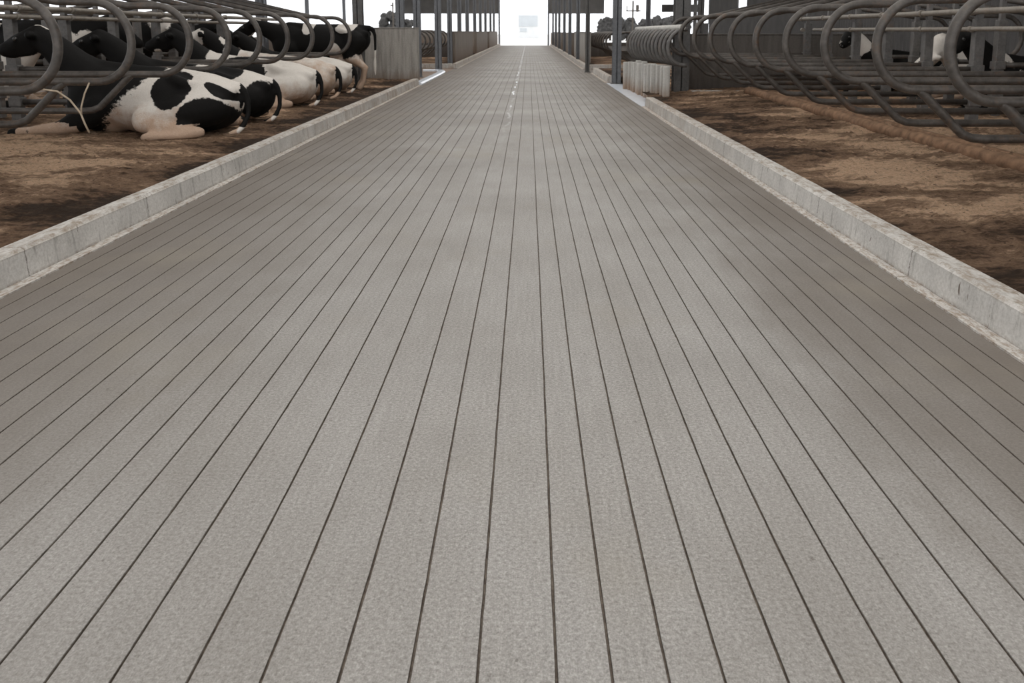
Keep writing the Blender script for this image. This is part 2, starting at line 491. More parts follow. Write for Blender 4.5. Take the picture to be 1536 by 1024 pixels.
LP, LL = -5.70, 2.39          # left post line, divider reach
RP, RL = 4.95, 2.45
first = None
for i, off in enumerate([880, 705, 595, 508, 450, 403, 361, 324, 294, 268]):
    z = 3.31 * F / off; yy = Yz(z, 1.1)
    lab = 'grey steel hoop divider in the near left row, %s from the camera' % ORD[i]
    if first is None:
        first = make_divider(LL, .83, 1.49, .62); first['label'] = lab; first['group'] = 'near left stall dividers'; first.location = (LP, yy, 0)
        LDIV = first
    else: dup(first, (LP, yy, 0), 0, lab)
lys = [Yz(3.31 * F / o, 1.1) for o in [880, 705, 595, 508, 450, 403, 361, 324, 294, 268]]
back = make_divider(1.5, .83, 1.49, .5, slope=.2); back.location = (LP - .9, lys[1], 0); back.rotation_euler = (0, 0, PI)
back['label'] = 'grey hoop divider facing away behind the left posts, nearest of that back row'; back['group'] = 'back left stall dividers'
for i, yy in enumerate(lys[2:] + [lys[-1] + 1.2, lys[-1] + 2.4]):
    dup(back, (LP - .9, yy, 0), PI, 'grey hoop divider facing away behind the left posts, %s of that back row' % ORD[i + 1])

roffs = [760, 631, 521, 443, 385, 340, 302, 272, 248, 227, 211]
rys = [Yz(2.5 * F / o, 1.1) for o in roffs]
first = None
for i, yy in enumerate(rys):
    lab = 'grey steel hoop divider in the near right row, %s from the camera' % ORD[i]
    if first is None:
        first = make_divider(RL, .83, 1.475, .36); first['label'] = lab; first['group'] = 'near right stall dividers'
        first.location = (RP, yy, 0); first.rotation_euler = (0, 0, PI)
    else: dup(first, (RP, yy, 0), PI, lab)
back = make_divider(1.6, .83, 1.475, .45, slope=.18); back.location = (RP + .9, rys[1], 0)
back['label'] = 'grey hoop divider facing away behind the right posts, nearest of that back row'; back['group'] = 'back right stall dividers'
for i, yy in enumerate(rys[2:]):
    dup(back, (RP + .9, yy, 0), 0, 'grey hoop divider facing away behind the right posts, %s of that back row' % ORD[i + 1])

# rails along the posts
def rail(x, z, y0, y1, r, label, mat='rail', ys=()):
    root = thing('neck_rail', label, 'rail', (x, y0, z))
    b = BM(); n = 14
    tube(b, [(noise.noise(Vector((k, x, z))) * .008, (y1 - y0) * k / n, noise.noise(Vector((k, z, x))) * .008) for k in range(n + 1)], r, 12)
    obj('pipe', b, M[mat], root, True)
    for q in ys:
        b = BM(); tube(b, [(0, q - y0 - .035, 0), (0, q - y0 + .035, 0)], r * 1.3, 12); obj('coupling', b, M[mat], root, True)
    return root
rail(LP + .10, 1.50, -1, Yz(19), .032, 'upper dusty pipe rail along the left stall posts', ys=lys)
rail(LP + .09, 1.405, -1, Yz(19), .028, 'lower dusty pipe rail along the left stall posts', ys=lys)
rail(RP - .10, 1.46, -1, Yz(15.2), .034, 'upper dusty pipe rail along the right stall posts', ys=rys)
rail(RP - .09, 1.27, -1, Yz(14.4), .027, 'lower rusty pipe rail along the right stall posts', ys=rys)
rail(RP + 1.0, 1.52, -1, Yz(15.2), .027, 'pipe rail above the back row of right dividers')
rail(LP - 1.1, 1.52, -1, Yz(19), .027, 'pipe rail above the back row of left dividers')

# brisket pipe in the right sand
b = BM(); n = 150; pts = []; rr = []
for k in range(n + 1):
    yy = -.5 + (Yz(14.2) + .5) * k / n
    pts.append((3.72 + noise.noise(Vector((yy * .3, 0, 5))) * .03, yy, .232 + noise.noise(Vector((yy * .4, 3, 5))) * .015))
    rr.append(.070 + .006 * math.sin(k * 1.35))
tube(b, pts, rr, 14)
tag(obj('brisket_pipe', b, M['pipe'], smooth=True), 'sand caked ribbed pipe lying along the right bed under the dividers', 'pipe')
b = BM(); pts = [(4.05 + noise.noise(Vector((k * .4, 1, 5))) * .03, -.5 + (Yz(14.2) + .5) * k / 40, .20) for k in range(41)]
tube(b, pts, .05, 10)
tag(obj('brisket_pipe', b, M['pipe'], smooth=True), 'thinner half buried pipe behind the ribbed pipe in the right bed', 'pipe')
# twine caught on the left brace
b = BM()
def px(pxx, pyy, z):          # a point seen at this pixel at depth z
    X = (pxx - 793) / F * z; Z = H - (pyy - 46.5) * CT * z / F
    return (X, Yz(z, Z), Z)
tube(b, [px(53, 132, 6.9), px(70, 135, 6.9), px(86, 137, 6.9), px(105, 150, 6.95), px(121, 170, 6.95), px(127, 185, 6.95), px(134, 199, 6.98)], .008, 8)
tube(b, [px(134, 124, 6.95), px(127, 140, 6.95), px(122, 160, 6.95), px(122, 172, 6.95)], .007, 8)
tag(obj('twine', b, M['straw'], smooth=True), 'pale strand of twine caught on the left divider brace by the black cow', 'twine')

# ------------------------------------------------------------------ cows
def balls(bm, p0, r0, p1, r1):
    p0, p1 = Vector(p0), Vector(p1); n = max(2, int((p1 - p0).length / (min(r0, r1) * .45)) + 1)
    for k in range(n + 1):
        t = k / n; r = r0 + (r1 - r0) * t
        bmesh.ops.create_icosphere(bm, subdivisions=2, radius=r, matrix=Matrix.Translation(p0.lerp(p1, t)))
def ell(bm, c, r, rot=(0, 0, 0)):
    from mathutils import Euler
    mt = Matrix.Translation(Vector(c)) @ Euler(rot).to_matrix().to_4x4() @ Matrix.Diagonal((r[0], r[1], r[2], 1))
    bmesh.ops.create_icosphere(bm, subdivisions=3, radius=1.0, matrix=mt)
def chain(bm, pr):
    for (a, ra), (c, rc) in zip(pr, pr[1:]): balls(bm, a, ra, c, rc)

def head_shape(bm, poll, nose):
    poll, nose = Vector(poll), Vector(nose); d = nose - poll
    f = d.normalized(); up = Vector((0, 1, 0)).cross(f)
    if up.z < 0: up = -up
    balls(bm, poll + f * .04, .115, poll + f * .22, .105)
    balls(bm, poll + f * .2, .10, nose - f * .05, .078)
    balls(bm, nose - f * .07 + Vector((0, -.025, -.01)), .075, nose - f * .07 + Vector((0, .025, -.01)), .075)
    balls(bm, poll + f * .12 - up * .09, .075, poll + f * .33 - up * .06, .05)      # jaw
    for s in (-1, 1):
        balls(bm, poll + f * .16 + Vector((0, s * .095, 0)) + up * .03, .035, poll + f * .19 + Vector((0, s * .09, 0)) + up * .03, .03)
        e0 = poll + Vector((0, s * .12, .01)); e1 = poll + Vector((.02, s * .25, .0)) - f * .02
        balls(bm, e0, .035, e0.lerp(e1, .55), .052); balls(bm, e0.lerp(e1, .55), .052, e1, .026)

def finish(bm, vox=.021, it=6):
    me = bpy.data.meshes.new('tmp'); bm.to_mesh(me); bm.free()
    o = bpy.data.objects.new('tmp', me); COL.objects.link(o)
    md = o.modifiers.new('r', 'REMESH'); md.mode = 'VOXEL'; md.voxel_size = vox; md.adaptivity = 0
    ms = o.modifiers.new('s', 'SMOOTH'); ms.factor = .5; ms.iterations = it
    dg = bpy.context.evaluated_depsgraph_get(); dg.update()
    out = bpy.data.meshes.new_from_object(o.evaluated_get(dg))
    bpy.data.objects.remove(o); bpy.data.meshes.remove(me)
    for p in out.polygons: p.use_smooth = True
    return out

def lying_mesh(vox=.021, head=(-2.02, 0, 1.0), nose=(-2.40, -.02, .84)):
    b = BM()
    ell(b, (-.86, 0, .34), (.66, .41, .33)); ell(b, (-.34, 0, .32), (.36, .36, .29)); ell(b, (-1.35, 0, .36), (.40, .32, .36))
    ell(b, (-1.42, 0, .60), (.30, .13, .16))
    chain(b, [((-.02, 0, .47), .065), ((-.28, 0, .535), .09), ((-.56, 0, .575), .10), ((-1.0, 0, .60), .11), ((-1.45, 0, .66), .11)])
    for s in (-1, 1):
        balls(b, (-.50, s * .25, .535), .07, (-.58, s * .22, .56), .07)             # hooks
        balls(b, (-.06, s * .13, .44), .07, (-.20, s * .17, .46), .08)              # pins
        balls(b, (-.50, s * .25, .53), .06, (-.10, s * .14, .45), .06)
    # hind legs: stifle forward, shank folded back, hock by the udder
    for s, o in ((-1, 0), (1, .08)):
        chain(b, [((-.22, s * .20, .30), .19), ((-.48, s * .33, .25), .20), ((-.80, s * .43, .19), .13)])
        chain(b, [((-.80, s * .46, .17), .115), ((-.52, s * .50, .105), .078), ((-.27, s * .485, .075), .058)])
        chain(b, [((-.25, s * .49, .075), .056), ((-.42, s * .57, .05), .043), ((-.62, s * .60, .045), .042), ((-.68, s * .60, .04), .055), ((-.74, s * .60, .035), .045)])
    ell(b, (-.56, -.26, .12), (.20, .18, .13)); ell(b, (-.52, .2, .12), (.2, .18, .12))
    # fore legs: near one stretched forward, the other folded
    chain(b, [((-1.32, -.22, .30), .17), ((-1.50, -.31, .17), .12), ((-1.68, -.34, .10), .075), ((-1.95, -.36, .075), .05), ((-2.08, -.365, .065), .045), ((-2.15, -.37, .05), .055)])
    chain(b, [((-1.32, .22, .30), .17), ((-1.50, .31, .16), .11), ((-1.72, .33, .09), .075), ((-1.50, .38, .06), .05), ((-1.36, .39, .05), .05)])
    # neck, brisket, head
    chain(b, [((-1.42, 0, .48), .26), ((-1.66, 0, .68), .19), ((-1.86, 0, .88), .145), (head, .12)])
    balls(b, (-1.62, 0, .30), .16, (-1.40, 0, .22), .2)
    head_shape(b, head, nose)
    # tail
    chain(b, [((-.02, 0, .49), .05), ((.045, -.01, .44), .040), ((.085, -.03, .33), .034), ((.09, -.06, .20), .031), ((.055, -.12, .10), .034), ((.02, -.18, .05), .034), ((-.04, -.24, .035), .028)])
    return finish(b, vox)

def standing_mesh(vox=.022, head=(-2.25, 0, 1.22), nose=(-2.66, 0, 1.0)):
    b = BM()
    ell(b, (-.95, 0, .87), (.70, .35, .36)); ell(b, (-.34, 0, .95), (.34, .27, .28)); ell(b, (-1.52, 0, .88), (.38, .27, .36))
    ell(b, (-1.55, 0, 1.14), (.28, .11, .13))
    chain(b, [((-.03, 0, 1.17), .05), ((-.28, 0, 1.17), .075), ((-.6, 0, 1.16), .09), ((-1.1, 0, 1.16), .09), ((-1.55, 0, 1.19), .1)])
    for s in (-1, 1):
        balls(b, (-.50, s * .23, 1.12), .06, (-.58, s * .20, 1.14), .06)
        balls(b, (-.06, s * .11, 1.06), .06, (-.2, s * .14, 1.06), .07)
        balls(b, (-.50, s * .22, 1.10), .055, (-.08, s * .12, 1.05), .055)
        fx = .05 if s < 0 else -.16
        chain(b, [((-.26, s * .15, .92), .21), ((-.38, s * .19, .74), .16), ((-.34, s * .19, .62), .12)])
        chain(b, [((-.34, s * .19, .64), .12), ((-.20 + fx * .4, s * .185, .50), .078), ((-.10 + fx * .5, s * .18, .42), .06), ((-.12 + fx * .5, s * .18, .30), .045), ((-.15 + fx * .6, s * .18, .14), .043), ((-.19 + fx * .6, s * .18, .09), .052), ((-.22 + fx * .6, s * .18, .045), .06)])
        chain(b, [((-1.45, s * .18, .78), .17), ((-1.45, s * .18, .58), .10), ((-1.44, s * .17, .42), .065), ((-1.46, s * .17, .36), .062), ((-1.45, s * .17, .16), .042), ((-1.48, s * .17, .09), .052), ((-1.50, s * .17, .045), .06)])
    ell(b, (-.50, 0, .52), (.24, .19, .16))
    for sx, sy in ((-.42, -.09), (-.58, -.09), (-.42, .09), (-.58, .09)): balls(b, (sx, sy, .42), .03, (sx, sy, .35), .02)
    chain(b, [((-1.60, 0, .95), .25), ((-1.85, 0, 1.08), .18), ((-2.08, 0, 1.18), .14), (head, .12)])
    head_shape(b, head, nose)
    chain(b, [((-.03, 0, 1.17), .055), ((.05, 0, 1.14), .045), ((.085, 0, 1.03), .036), ((.085, 0, .80), .03), ((.075, 0, .60), .028), ((.07, 0, .50), .036), ((.07, 0, .36), .030), ((.07, 0, .28), .02)])
    return finish(b, vox)

def paint(me, fn, dfn):
    a = me.attributes.new('coat', 'FLOAT', 'POINT'); d = me.attributes.new('dirt', 'FLOAT', 'POINT')
    a.data.foreach_set('value', [fn(v.co) for v in me.vertices])
    d.data.foreach_set('value', [dfn(v.co) for v in me.vertices])

def E(p, cx, cz, rx, rz, ang=0.0):          # >0 inside a patch, <0 outside
    dx, dz = p.x - cx, p.z - cz
    c, s = math.cos(ang), math.sin(ang)
    u, w = dx * c + dz * s, -dx * s + dz * c
    return 1 - math.sqrt((u / rx) ** 2 + (w / rz) ** 2)
def cl(v): return max(0.0, min(1.0, v))
def wob(p, s, k=3.2): return noise.fractal(Vector((p.x, p.y * .7, p.z)) * k + Vector((s, s * 2, 0)), 1.0, 2.0, 3)
def W(v): return cl(.5 + v * 1.6)            # signed value -> coat (1 white, 0 black)
def tail(p): return p.x > .012 and abs(p.y) < .3

def coat_a(p):      # black front, white flank, black patches over hip and rump
    if tail(p): return 0.0 if p.z > .09 else .85
    if p.x < -1.55 and p.z < .16:
        return 0.0 if p.x < -2.09 else W(.35 + .5 * wob(p, 21, 4))
    if p.x < -1.9: return cl(.5 + (abs(p.y) < .03) * .5 - .4)
    line = p.x - (-1.37 + (p.z - .05) * 1.05)
    v = line + .12 * wob(p, 1)
    if p.x < -1.5 and p.z < .13: v = .3
    v = min(v, -E(p, -.23, .20, .235, .20) + .05 * wob(p, 2))
    v = min(v, -E(p, -.57, .47, .19, .17, -.5) + .08 * wob(p, 3))
    v = min(v, -E(p, -.10, .44, .20, .045, -.5))
    if p.z < .15 and abs(p.y) > .38 and p.x > -1.1: v = max(v, .35)
    return W(v)
def coat_b(p):      # white saddle, black rump cap, black front
    if tail(p): return 0.0 if p.z > .09 else .85
    v = p.x - (-.95 + (p.z - .3) * .25) + .1 * wob(p, 4)
    v = min(v, -E(p, -.10, .26, .19, .24) + .05 * wob(p, 5))
    v = min(v, -E(p, -.62, .40, .12, .10, .6))
    v = min(v, -E(p, -.52, .60, .20, .09))
    return W(v)
def coat_c(p):      # white rear, one black oval on the barrel
    if tail(p): return 0.0 if p.z > .10 else .9
    v = .6
    v = min(v, -E(p, -1.02, .48, .40, .24) + .06 * wob(p, 6))
    if p.x < -1.5: v = wob(p, 6, 2.2) - .45
    return W(v)
def coat_d(p):      # nearly all white
    if tail(p): return 0.0 if p.z > .12 else .9
    v = .5
    if p.x < -1.45: v = wob(p, 9, 2.5) - .3
    return W(v)
def coat_e(p):      # white rump, black front
    if tail(p): return 0.0 if p.z > .10 else .9
    v = p.x - (-.62 - (p.z - .35) * .25) + .12 * wob(p, 11)
    return W(v)
def coat_s(p):      # standing black cow with a white rump blaze and tan legs
    if p.x > .02: return 0.0 if p.z > .74 else .85
    v = -1.0
    v = max(v, E(p, -.42, 1.20, .20, .13, .3), E(p, -1.15, 1.2, .12, .16))
    leg = .62 - p.z - .5 * max(0, p.x + .25) + .12 * wob(p, 12)
    if p.x > -.75: v = max(v, leg * 2)
    if p.x < -1.0 and p.z < .5: v = max(v, .4)
    v = max(v, E(p, -.62, .68, .12, .22, .2))
    if p.x < -2.1 and abs(p.y) < .035: v = .5
    return W(v)
def rnd_coat(seed, bias):
    def f(p):
        if p.x > .02 and abs(p.y) < .3: return 0.0
        return W(wob(p, seed, 1.7) + bias)
    return f
def dirt_l(p): return cl(.98 - p.z * 2.0) if p.x < .02 else 0.0
def dirt_d(p): return cl(.95 - p.z * .9)
def dirt_s(p): return cl(1.25 - p.z * 1.1) if p.x < .03 else .2

def make_cow(mesh, coat, dirt, label, loc, rz=0.0, eyes=((-2.02, 0, 1.0), (-2.40, -.02, .84)), scale=1.0, group=None):
    me = mesh.copy(); me.name = 'cow'
    for n in ('coat', 'dirt'):
        if n in me.attributes: me.attributes.remove(me.attributes[n])
    paint(me, coat, dirt)
    me.materials.clear(); me.materials.append(M['coat'])
    root = bpy.data.objects.new('cow', me); COL.objects.link(root)
    tag(root, label, 'cow', group); root.location = loc; root.rotation_euler = (0, 0, rz); root.scale = (scale,) * 3
    if eyes:
        poll, nose = Vector(eyes[0]), Vector(eyes[1]); f = (nose - poll).normalized()
        up = Vector((0, 1, 0)).cross(f); up = up if up.z > 0 else -up
        for s in (-1, 1):
            b = BM(); bmesh.ops.create_icosphere(b, subdivisions=2, radius=.022, matrix=Matrix.Translation(poll + f * .16 + up * .035 + Vector((0, s * .122, 0))))
            obj('eye', b, M['black'], root, True)
            b = BM(); bmesh.ops.create_icosphere(b, subdivisions=2, radius=.016, matrix=Matrix.Translation(nose + f * .018 + Vector((0, s * .035, 0))))
            obj('nostril', b, M['black'], root, True)
    return root

lm = lying_mesh(.021); sm = standing_mesh(.022)
lm3 = lying_mesh(.03, (-2.0, 0, .66), (-2.33, -.15, .46))
lm2 = lying_mesh(.03, (-1.98, 0, 1.0), (-2.22, -.27, .80)); sm2 = standing_mesh(.032, (-2.2, 0, 1.1), (-2.55, 0, .85))
SE = ((-2.25, 0, 1.22), (-2.66, 0, 1.0))
GL = 'cows lying in the near left stalls'
def gz(x): return zl(x) - .012
make_cow(lm, coat_a, dirt_l, 'nearest lying cow with a black front, dirty white flank and black rump patch', (-3.08, Yz(8.95, .3), gz(-3.6)), scale=1.04)
make_cow(lm, coat_b, dirt_l, 'lying cow with a white saddle and black rump cap, behind the nearest cow', (-3.10, Yz(10.15, .3), gz(-3.6)), rz=.03)
make_cow(lm, coat_c, dirt_l, 'lying cow with an all white rear and one black oval on its side', (-3.10, Yz(12.2, .3), gz(-3.6)), rz=-.02, scale=1.02)
make_cow(lm, coat_d, dirt_d, 'tan stained pale lying cow with a black tail, fourth along the kerb', (-3.12, Yz(13.5, .3), gz(-3.6)), rz=.02, scale=1.03)
make_cow(lm, coat_e, dirt_l, 'lying cow with a white rump and black back, beside the standing cow', (-3.12, Yz(14.75, .3), gz(-3.6)), scale=.98)
make_cow(sm, coat_s, dirt_s, 'standing black cow with tan legs and a white rump blaze by the concrete wall', (-3.02, Yz(16.0, .6), .14), rz=-.03, eyes=SE, scale=1.0)
# cows in the stalls of the back rows
for i, (z, st, seed, bias, lab) in enumerate([
        (8.4, 0, 31, -.5, 'mostly black cow lying in the back left row, nearest the camera'),
        (11.0, 0, 36, .12, 'white backed cow lying in the back left row past the second post'),
        (12.6, 1, 43, -.4, 'dark cow standing in the back left row behind the fourth hoop'),
        (14.6, 1, 58, -.2, 'black and white cow standing in the back left row behind the sixth hoop'),
        (16.8, 1, 61, -.35, 'black cow standing in the back left row behind the eighth hoop'),
        (18.6, 0, 77, -.1, 'dark cow lying at the far end of the back left row')]):
    make_cow(sm2 if st else lm2, rnd_coat(seed, bias), dirt_s if st else dirt_l, lab, (-8.35, Yz(z, .4), gz(-7)), rz=PI, eyes=None)
for i, (x, z, ms, seed, bias, lab) in enumerate([
        (7.9, 12.3, lm3, 83, .75, 'cream cow lying low in the back right row behind the large hoops'),
        (7.5, 14.4, lm2, 91, -.3, 'black and white cow lying in the back right row, head raised'),
        (7.6, 10.9, lm2, 97, -.5, 'dark cow lying nearest the camera in the back right row')]):
    make_cow(ms, rnd_coat(seed, bias), dirt_l, lab, (x, Yz(z, .4), zr(7) - .012), rz=0, eyes=None if ms is lm3 else ((-1.98, 0, 1.0), (-2.22, -.27, .80)))
make_cow(sm2, rnd_coat(13, -.3), dirt_s, 'black cow standing far back by the right wall', (9.6, Yz(13.0, .4), -.012), rz=PI / 2, eyes=None)

# ------------------------------------------------------------------ columns
def column(x, z, label, w=.19, mat='column', zb=.0, top=6.0):
    root = thing('steel_column', label, 'column', (x, Yz(z), zb))
    b = BM(); h = w / 2; t = .018
    box(b, -h, h, -h, -h + t, 0, top); box(b, -h, h, h - t, h, 0, top); box(b, -t / 2, t / 2, -h, h, 0, top)
    obj('shaft', b, M[mat], root)
    b = BM(); box(b, -h * 1.4, h * 1.4, -h * 1.4, h * 1.4, 0, .025, .004); obj('base_plate', b, M['worn'], root)
    return root
c0 = column(2.75, 15.2, 'big dark steel column at the end of the near right stalls', .27, 'darkcol', .1)
column(-3.55, 17.6, 'thick steel column behind the standing cow on the left', .2, 'darkcol', .1)
column(-3.03, 19.9, 'grey column behind the left concrete wall, nearer of two', .19)
column(-3.02, 22.8, 'grey column behind the left concrete wall, farther of two', .19)
column(-2.87, 26.6, 'lone grey column standing in the left gap before the distant hoops', .2)
for i, z in enumerate([30.5, 34.8, 39.2, 44.6, 49.8, 55.6, 63, 69]):
    column(-2.87, z, 'distant grey column on the left aisle side, %s beyond the lone column' % (['first'] + ORD[1:])[i], .17)
column(2.10, 20.0, 'light grey column on the sand island at the right', .2)
column(1.80, 25.6, 'dark column at the near end of the distant right kerb', .13, 'darkcol')
for i, z in enumerate([32.6, 39, 45, 52.5, 59, 66]):
    column(1.92, z, 'distant grey column on the right aisle side, %s along the far kerb' % (['first'] + ORD[1:])[i], .15)
column(5.62, 39.5, 'grey column standing back from the aisle behind the white fence', .2)
column(4.9, 24.0, 'dark column beside the corrugated wall at the right', .16, 'darkcol')
for i, z in enumerate([18, 23, 28, 34, 42, 50, 60]):
    column(-13.2, z, 'column along the open left side of the barn, %s from the camera' % ORD[i], .2)
for i, (x, z) in enumerate([(-8.3, 21.0), (-8.3, 26), (-6.1, 30)]):
    column(x, z, ['column deep in the left gap, left of the standing cow', 'column deep in the left gap, behind the standing cow', 'column deep in the left gap, above the concrete wall'][i], .2)

# ------------------------------------------------------------------ low walls
def low_wall(x0, x1, y0, y1, h, label, mat='wall', z0=.11):
    root = thing('concrete_wall', label, 'wall', ((x0 + x1) / 2, (y0 + y1) / 2, z0))
    cx, cy = root.location[0], root.location[1]
    b = BM(); box(b, x0 - cx, x1 - cx, y0 - cy, y1 - cy, 0, h - z0, .012); obj('wall_body', b, M[mat], root)
    b = BM(); box(b, x0 - cx - .015, x1 - cx + .015, y0 - cy - .015, y1 - cy + .015, h - z0, h - z0 + .02, .005); obj('cap', b, M[mat], root)
    return root
low_wall(-5.3, -2.56, Yz(19.45), Yz(19.45) + .18, 1.31, 'streaked grey concrete wall beside the standing cow')
low_wall(2.95, 6.6, Yz(15.6), Yz(15.6) + .16, 1.18, 'dark dirty concrete wall closing the near right stalls', 'darkwall')
low_wall(-2.95, -2.68, Yz(30.6), Yz(40), 1.22, 'distant brown concrete wall left of the aisle, nearest one', 'farwall')
low_wall(-2.95, -2.66, Yz(43), Yz(54), 1.2, 'distant brown concrete wall left of the aisle, middle one', 'farwall')
low_wall(-2.95, -2.64, Yz(56), Yz(70), 1.2, 'distant brown concrete wall left of the aisle, farthest one', 'farwall')
low_wall(1.98, 2.2, Yz(29.6), Yz(36.4), 1.2, 'pale concrete wall behind the dark column on the far right kerb', 'wall')
low_wall(2.0, 2.2, Yz(40), Yz(48), 1.15, 'distant brown concrete wall right of the aisle, nearer one', 'farwall')
low_wall(2.0, 2.2, Yz(51), Yz(70), 1.15, 'distant brown concrete wall right of the aisle, farther one', 'farwall')
low_wall(-5.4, -3.0, Yz(36), Yz(36) + .15, .72, 'low black wall under the distant left hoops', 'darkwall')  # very dark low wall filling in under the left hoops
low_wall(2.5, 5.4, Yz(37.5), Yz(37.5) + .15, .72, 'low black wall under the distant right hoops', 'darkwall')  # very dark low wall filling in under the right hoops
low_wall(2.9, 4.6, Yz(14.75), Yz(14.75) + .12, .19, 'thin pale concrete sill at the foot of the dark wall', 'kerb', .1)

# ------------------------------------------------------------------ distant hoops beyond the gaps
g0 = make_divider(2.3, .64, 1.24, .5, slope=.0, seg=8)
for i, z in enumerate([26.6 + 1.25 * k for k in range(7)]):
    lab = 'distant hoop divider left of the aisle past the lone column, %s in its row' % ORD[i]
    if i == 0: g0.location = (-5.6, Yz(z, 1), 0); g0['label'] = lab; g0['group'] = 'distant left dividers'
    else: dup(g0, (-5.6, Yz(z, 1), 0), 0, lab)
for i, z in enumerate([28.0 + .95 * k for k in range(9)]):
    dup(g0, (4.9, Yz(z, 1), -.06), PI, 'distant hoop divider right of the aisle behind the dark column, %s in its row' % ORD[i], 'distant right dividers')

# ------------------------------------------------------------------ fence of limewashed posts with hoops (right crossing)
fx0, fy0, fx1, fy1 = 2.34, Yz(14.2), 2.03 + .1, Yz(18.2)
fe = thing('hoop_fence', 'row of whitewashed posts topped with bent grey pipes by the wet patch of painted glare', 'fence', (fx0, fy0, 0))
nf = 13
for k in range(nf):
    t = k / (nf - 1); x = (fx1 - fx0) * t; yy = (fy1 - fy0) * t
    j = random.uniform(-.03, .03)
    b = BM(); box(b, x - .05 + j, x + .06 + j, yy - .06, yy + .06, .0, .68 - .07 * t + random.uniform(-.03, .04), .02)
    obj('fence_post', b, M['white'], fe)
    b = BM(); pts = []
    for q in range(13):
        a = PI * .5 + PI * q / 12
        pts.append((x + .28 + .27 * math.cos(a) + .0, yy, .975 + .30 * math.sin(a)))
    pts = [(x + .33, yy, 1.275)] + pts + [(x + .33, yy, .675)]
    tube(b, pts, .034, 8); obj('hoop', b, M['worn'], fe, True)
b = BM(); tube(b, [(.22, -.15, 1.31), (fx1 - fx0 + .22, fy1 - fy0 + .1, 1.29)], .05, 10); obj('top_pipe', b, M['white'], fe, True)

# ------------------------------------------------------------------ barn shell
def panel_wall(name, x0, x1, y0, y1, z0, z1, mat, corr=None):
    b = BM(); box(b, x0, x1, y0, y1, z0, z1)
    return tag(obj(name, b, M[mat]), kind='structure')
# right side wall: corrugated sheet with openings
b = BM()
def corr_sheet(b, x, y0, y1, z0, z1):
    n = max(2, int((y1 - y0) / .12)); pr = []
    fr = [b.verts.new((x + (.02 if k % 2 else -.02), y0 + (y1 - y0) * k / n, z0)) for k in range(n + 1)]
    to = [b.verts.new((x + (.02 if k % 2 else -.02), y0 + (y1 - y0) * k / n, z1)) for k in range(n + 1)]
    for k in range(n): b.faces.new((fr[k], fr[k + 1], to[k + 1], to[k]))
WX = 11.5
wins = [(Yz(44.2), Yz(46.2), 2.0, 3.6), (Yz(53.5), Yz(57.5), 1.75, 3.3)]
ycur = -3.0
for (a, c, z0, z1) in wins:
    corr_sheet(b, WX, ycur, a, 0, 6.0); corr_sheet(b, WX, a, c, 0, z0); corr_sheet(b, WX, a, c, z1, 6.0); ycur = c
corr_sheet(b, WX, ycur, Yz(58.5), 0, 6.0)
tag(obj('wall_right', b, M['corr']), kind='structure')
for i, (a, c, z0, z1) in enumerate(wins):
    b = BM(); box(b, WX - .04, WX + .04, a, c, z0 - .06, z0); box(b, WX - .04, WX + .04, a, c, z1, z1 + .06)
    box(b, WX - .04, WX + .04, a - .06, a, z0 - .06, z1 + .06); box(b, WX - .04, WX + .04, c, c + .06, z0 - .06, z1 + .06)
    box(b, WX - .03, WX + .03, a, c, z0 + .42, z0 + .5)
    tag(obj('window_%d' % (i + 1), b, M['corr']), kind='structure')
# left side: low wall, open above
panel_wall('wall_left', -13.5, -13.35, -3, YEND, -.012, .95, 'farwall')
# gable wall at the far end: hanging dark panels above, open below, the doorway in the middle
YG = Yz(75)
panel_wall('wall_far', -11.6, -2.62, YG, YG + .12, 2.78, 6.4, 'panel')
panel_wall('wall_far', 1.72, 6.75, YG, YG + .12, 2.78, 6.4, 'panel')
panel_wall('wall_far', -11.6, -2.8, YG, YG + .15, -.05, 1.12, 'farwall')
panel_wall('wall_far', 2.0, 6.75, YG, YG + .15, -.05, 1.12, 'farwall')
b = BM(); box(b, -2.72, -2.56, YG - .1, YG + .1, -.05, 6.4); box(b, 1.70, 1.84, YG - .1, YG + .1, -.05, 6.4)
tag(obj('door_1', b, M['column']), kind='structure')
# purlin beam seen beyond the right columns
b = BM(); box(b, 8.9, 11.4, Yz(56), Yz(56) + .2, 2.5, 3.0)
tag(obj('trim_1', b, M['panel']), kind='structure')
# unseen roof: translucent ridge strip shaped to light the aisle, opaque metal dims beds
def rz_of(x): return 8.2 - abs(x + .3) * .2
def unseen_roof_strip(xa, xb, mat):
    b = BM()
    b.faces.new([b.verts.new(p) for p in ((xa, -7, rz_of(xa)), (xb, -7, rz_of(xb)), (xb, YG + .6, rz_of(xb)), (xa, YG + .6, rz_of(xa)))])
    tag(obj('unseen_roof', b, M[mat]), kind='structure')
unseen_roof_strip(-5.6, -.3, 'roof'); unseen_roof_strip(-.3, 5.0, 'roof')
unseen_roof_strip(-14.2, -5.6, 'corr'); unseen_roof_strip(5.0, 12.6, 'corr')
b = BM()
yy = 3.0
while yy < YG:
    for (xa, za, xb, zb) in ((-14.0, 5.45, -.3, 8.05), (-.3, 8.05, 12.2, 5.45)):
        vs = []
        for (xx, zz) in ((xa, za), (xb, zb)):
            for dy in (-.08, .08):
                for dz in (-.32, 0): vs.append(b.verts.new((xx, yy + dy, zz + dz)))
        for f in ((0, 1, 3, 2), (4, 6, 7, 5), (0, 4, 5, 1), (2, 3, 7, 6), (0, 2, 6, 4), (1, 5, 7, 3)): b.faces.new([vs[k] for k in f])
    yy += 5.0
tag(obj('trim_2', b, M['column']), kind='structure')

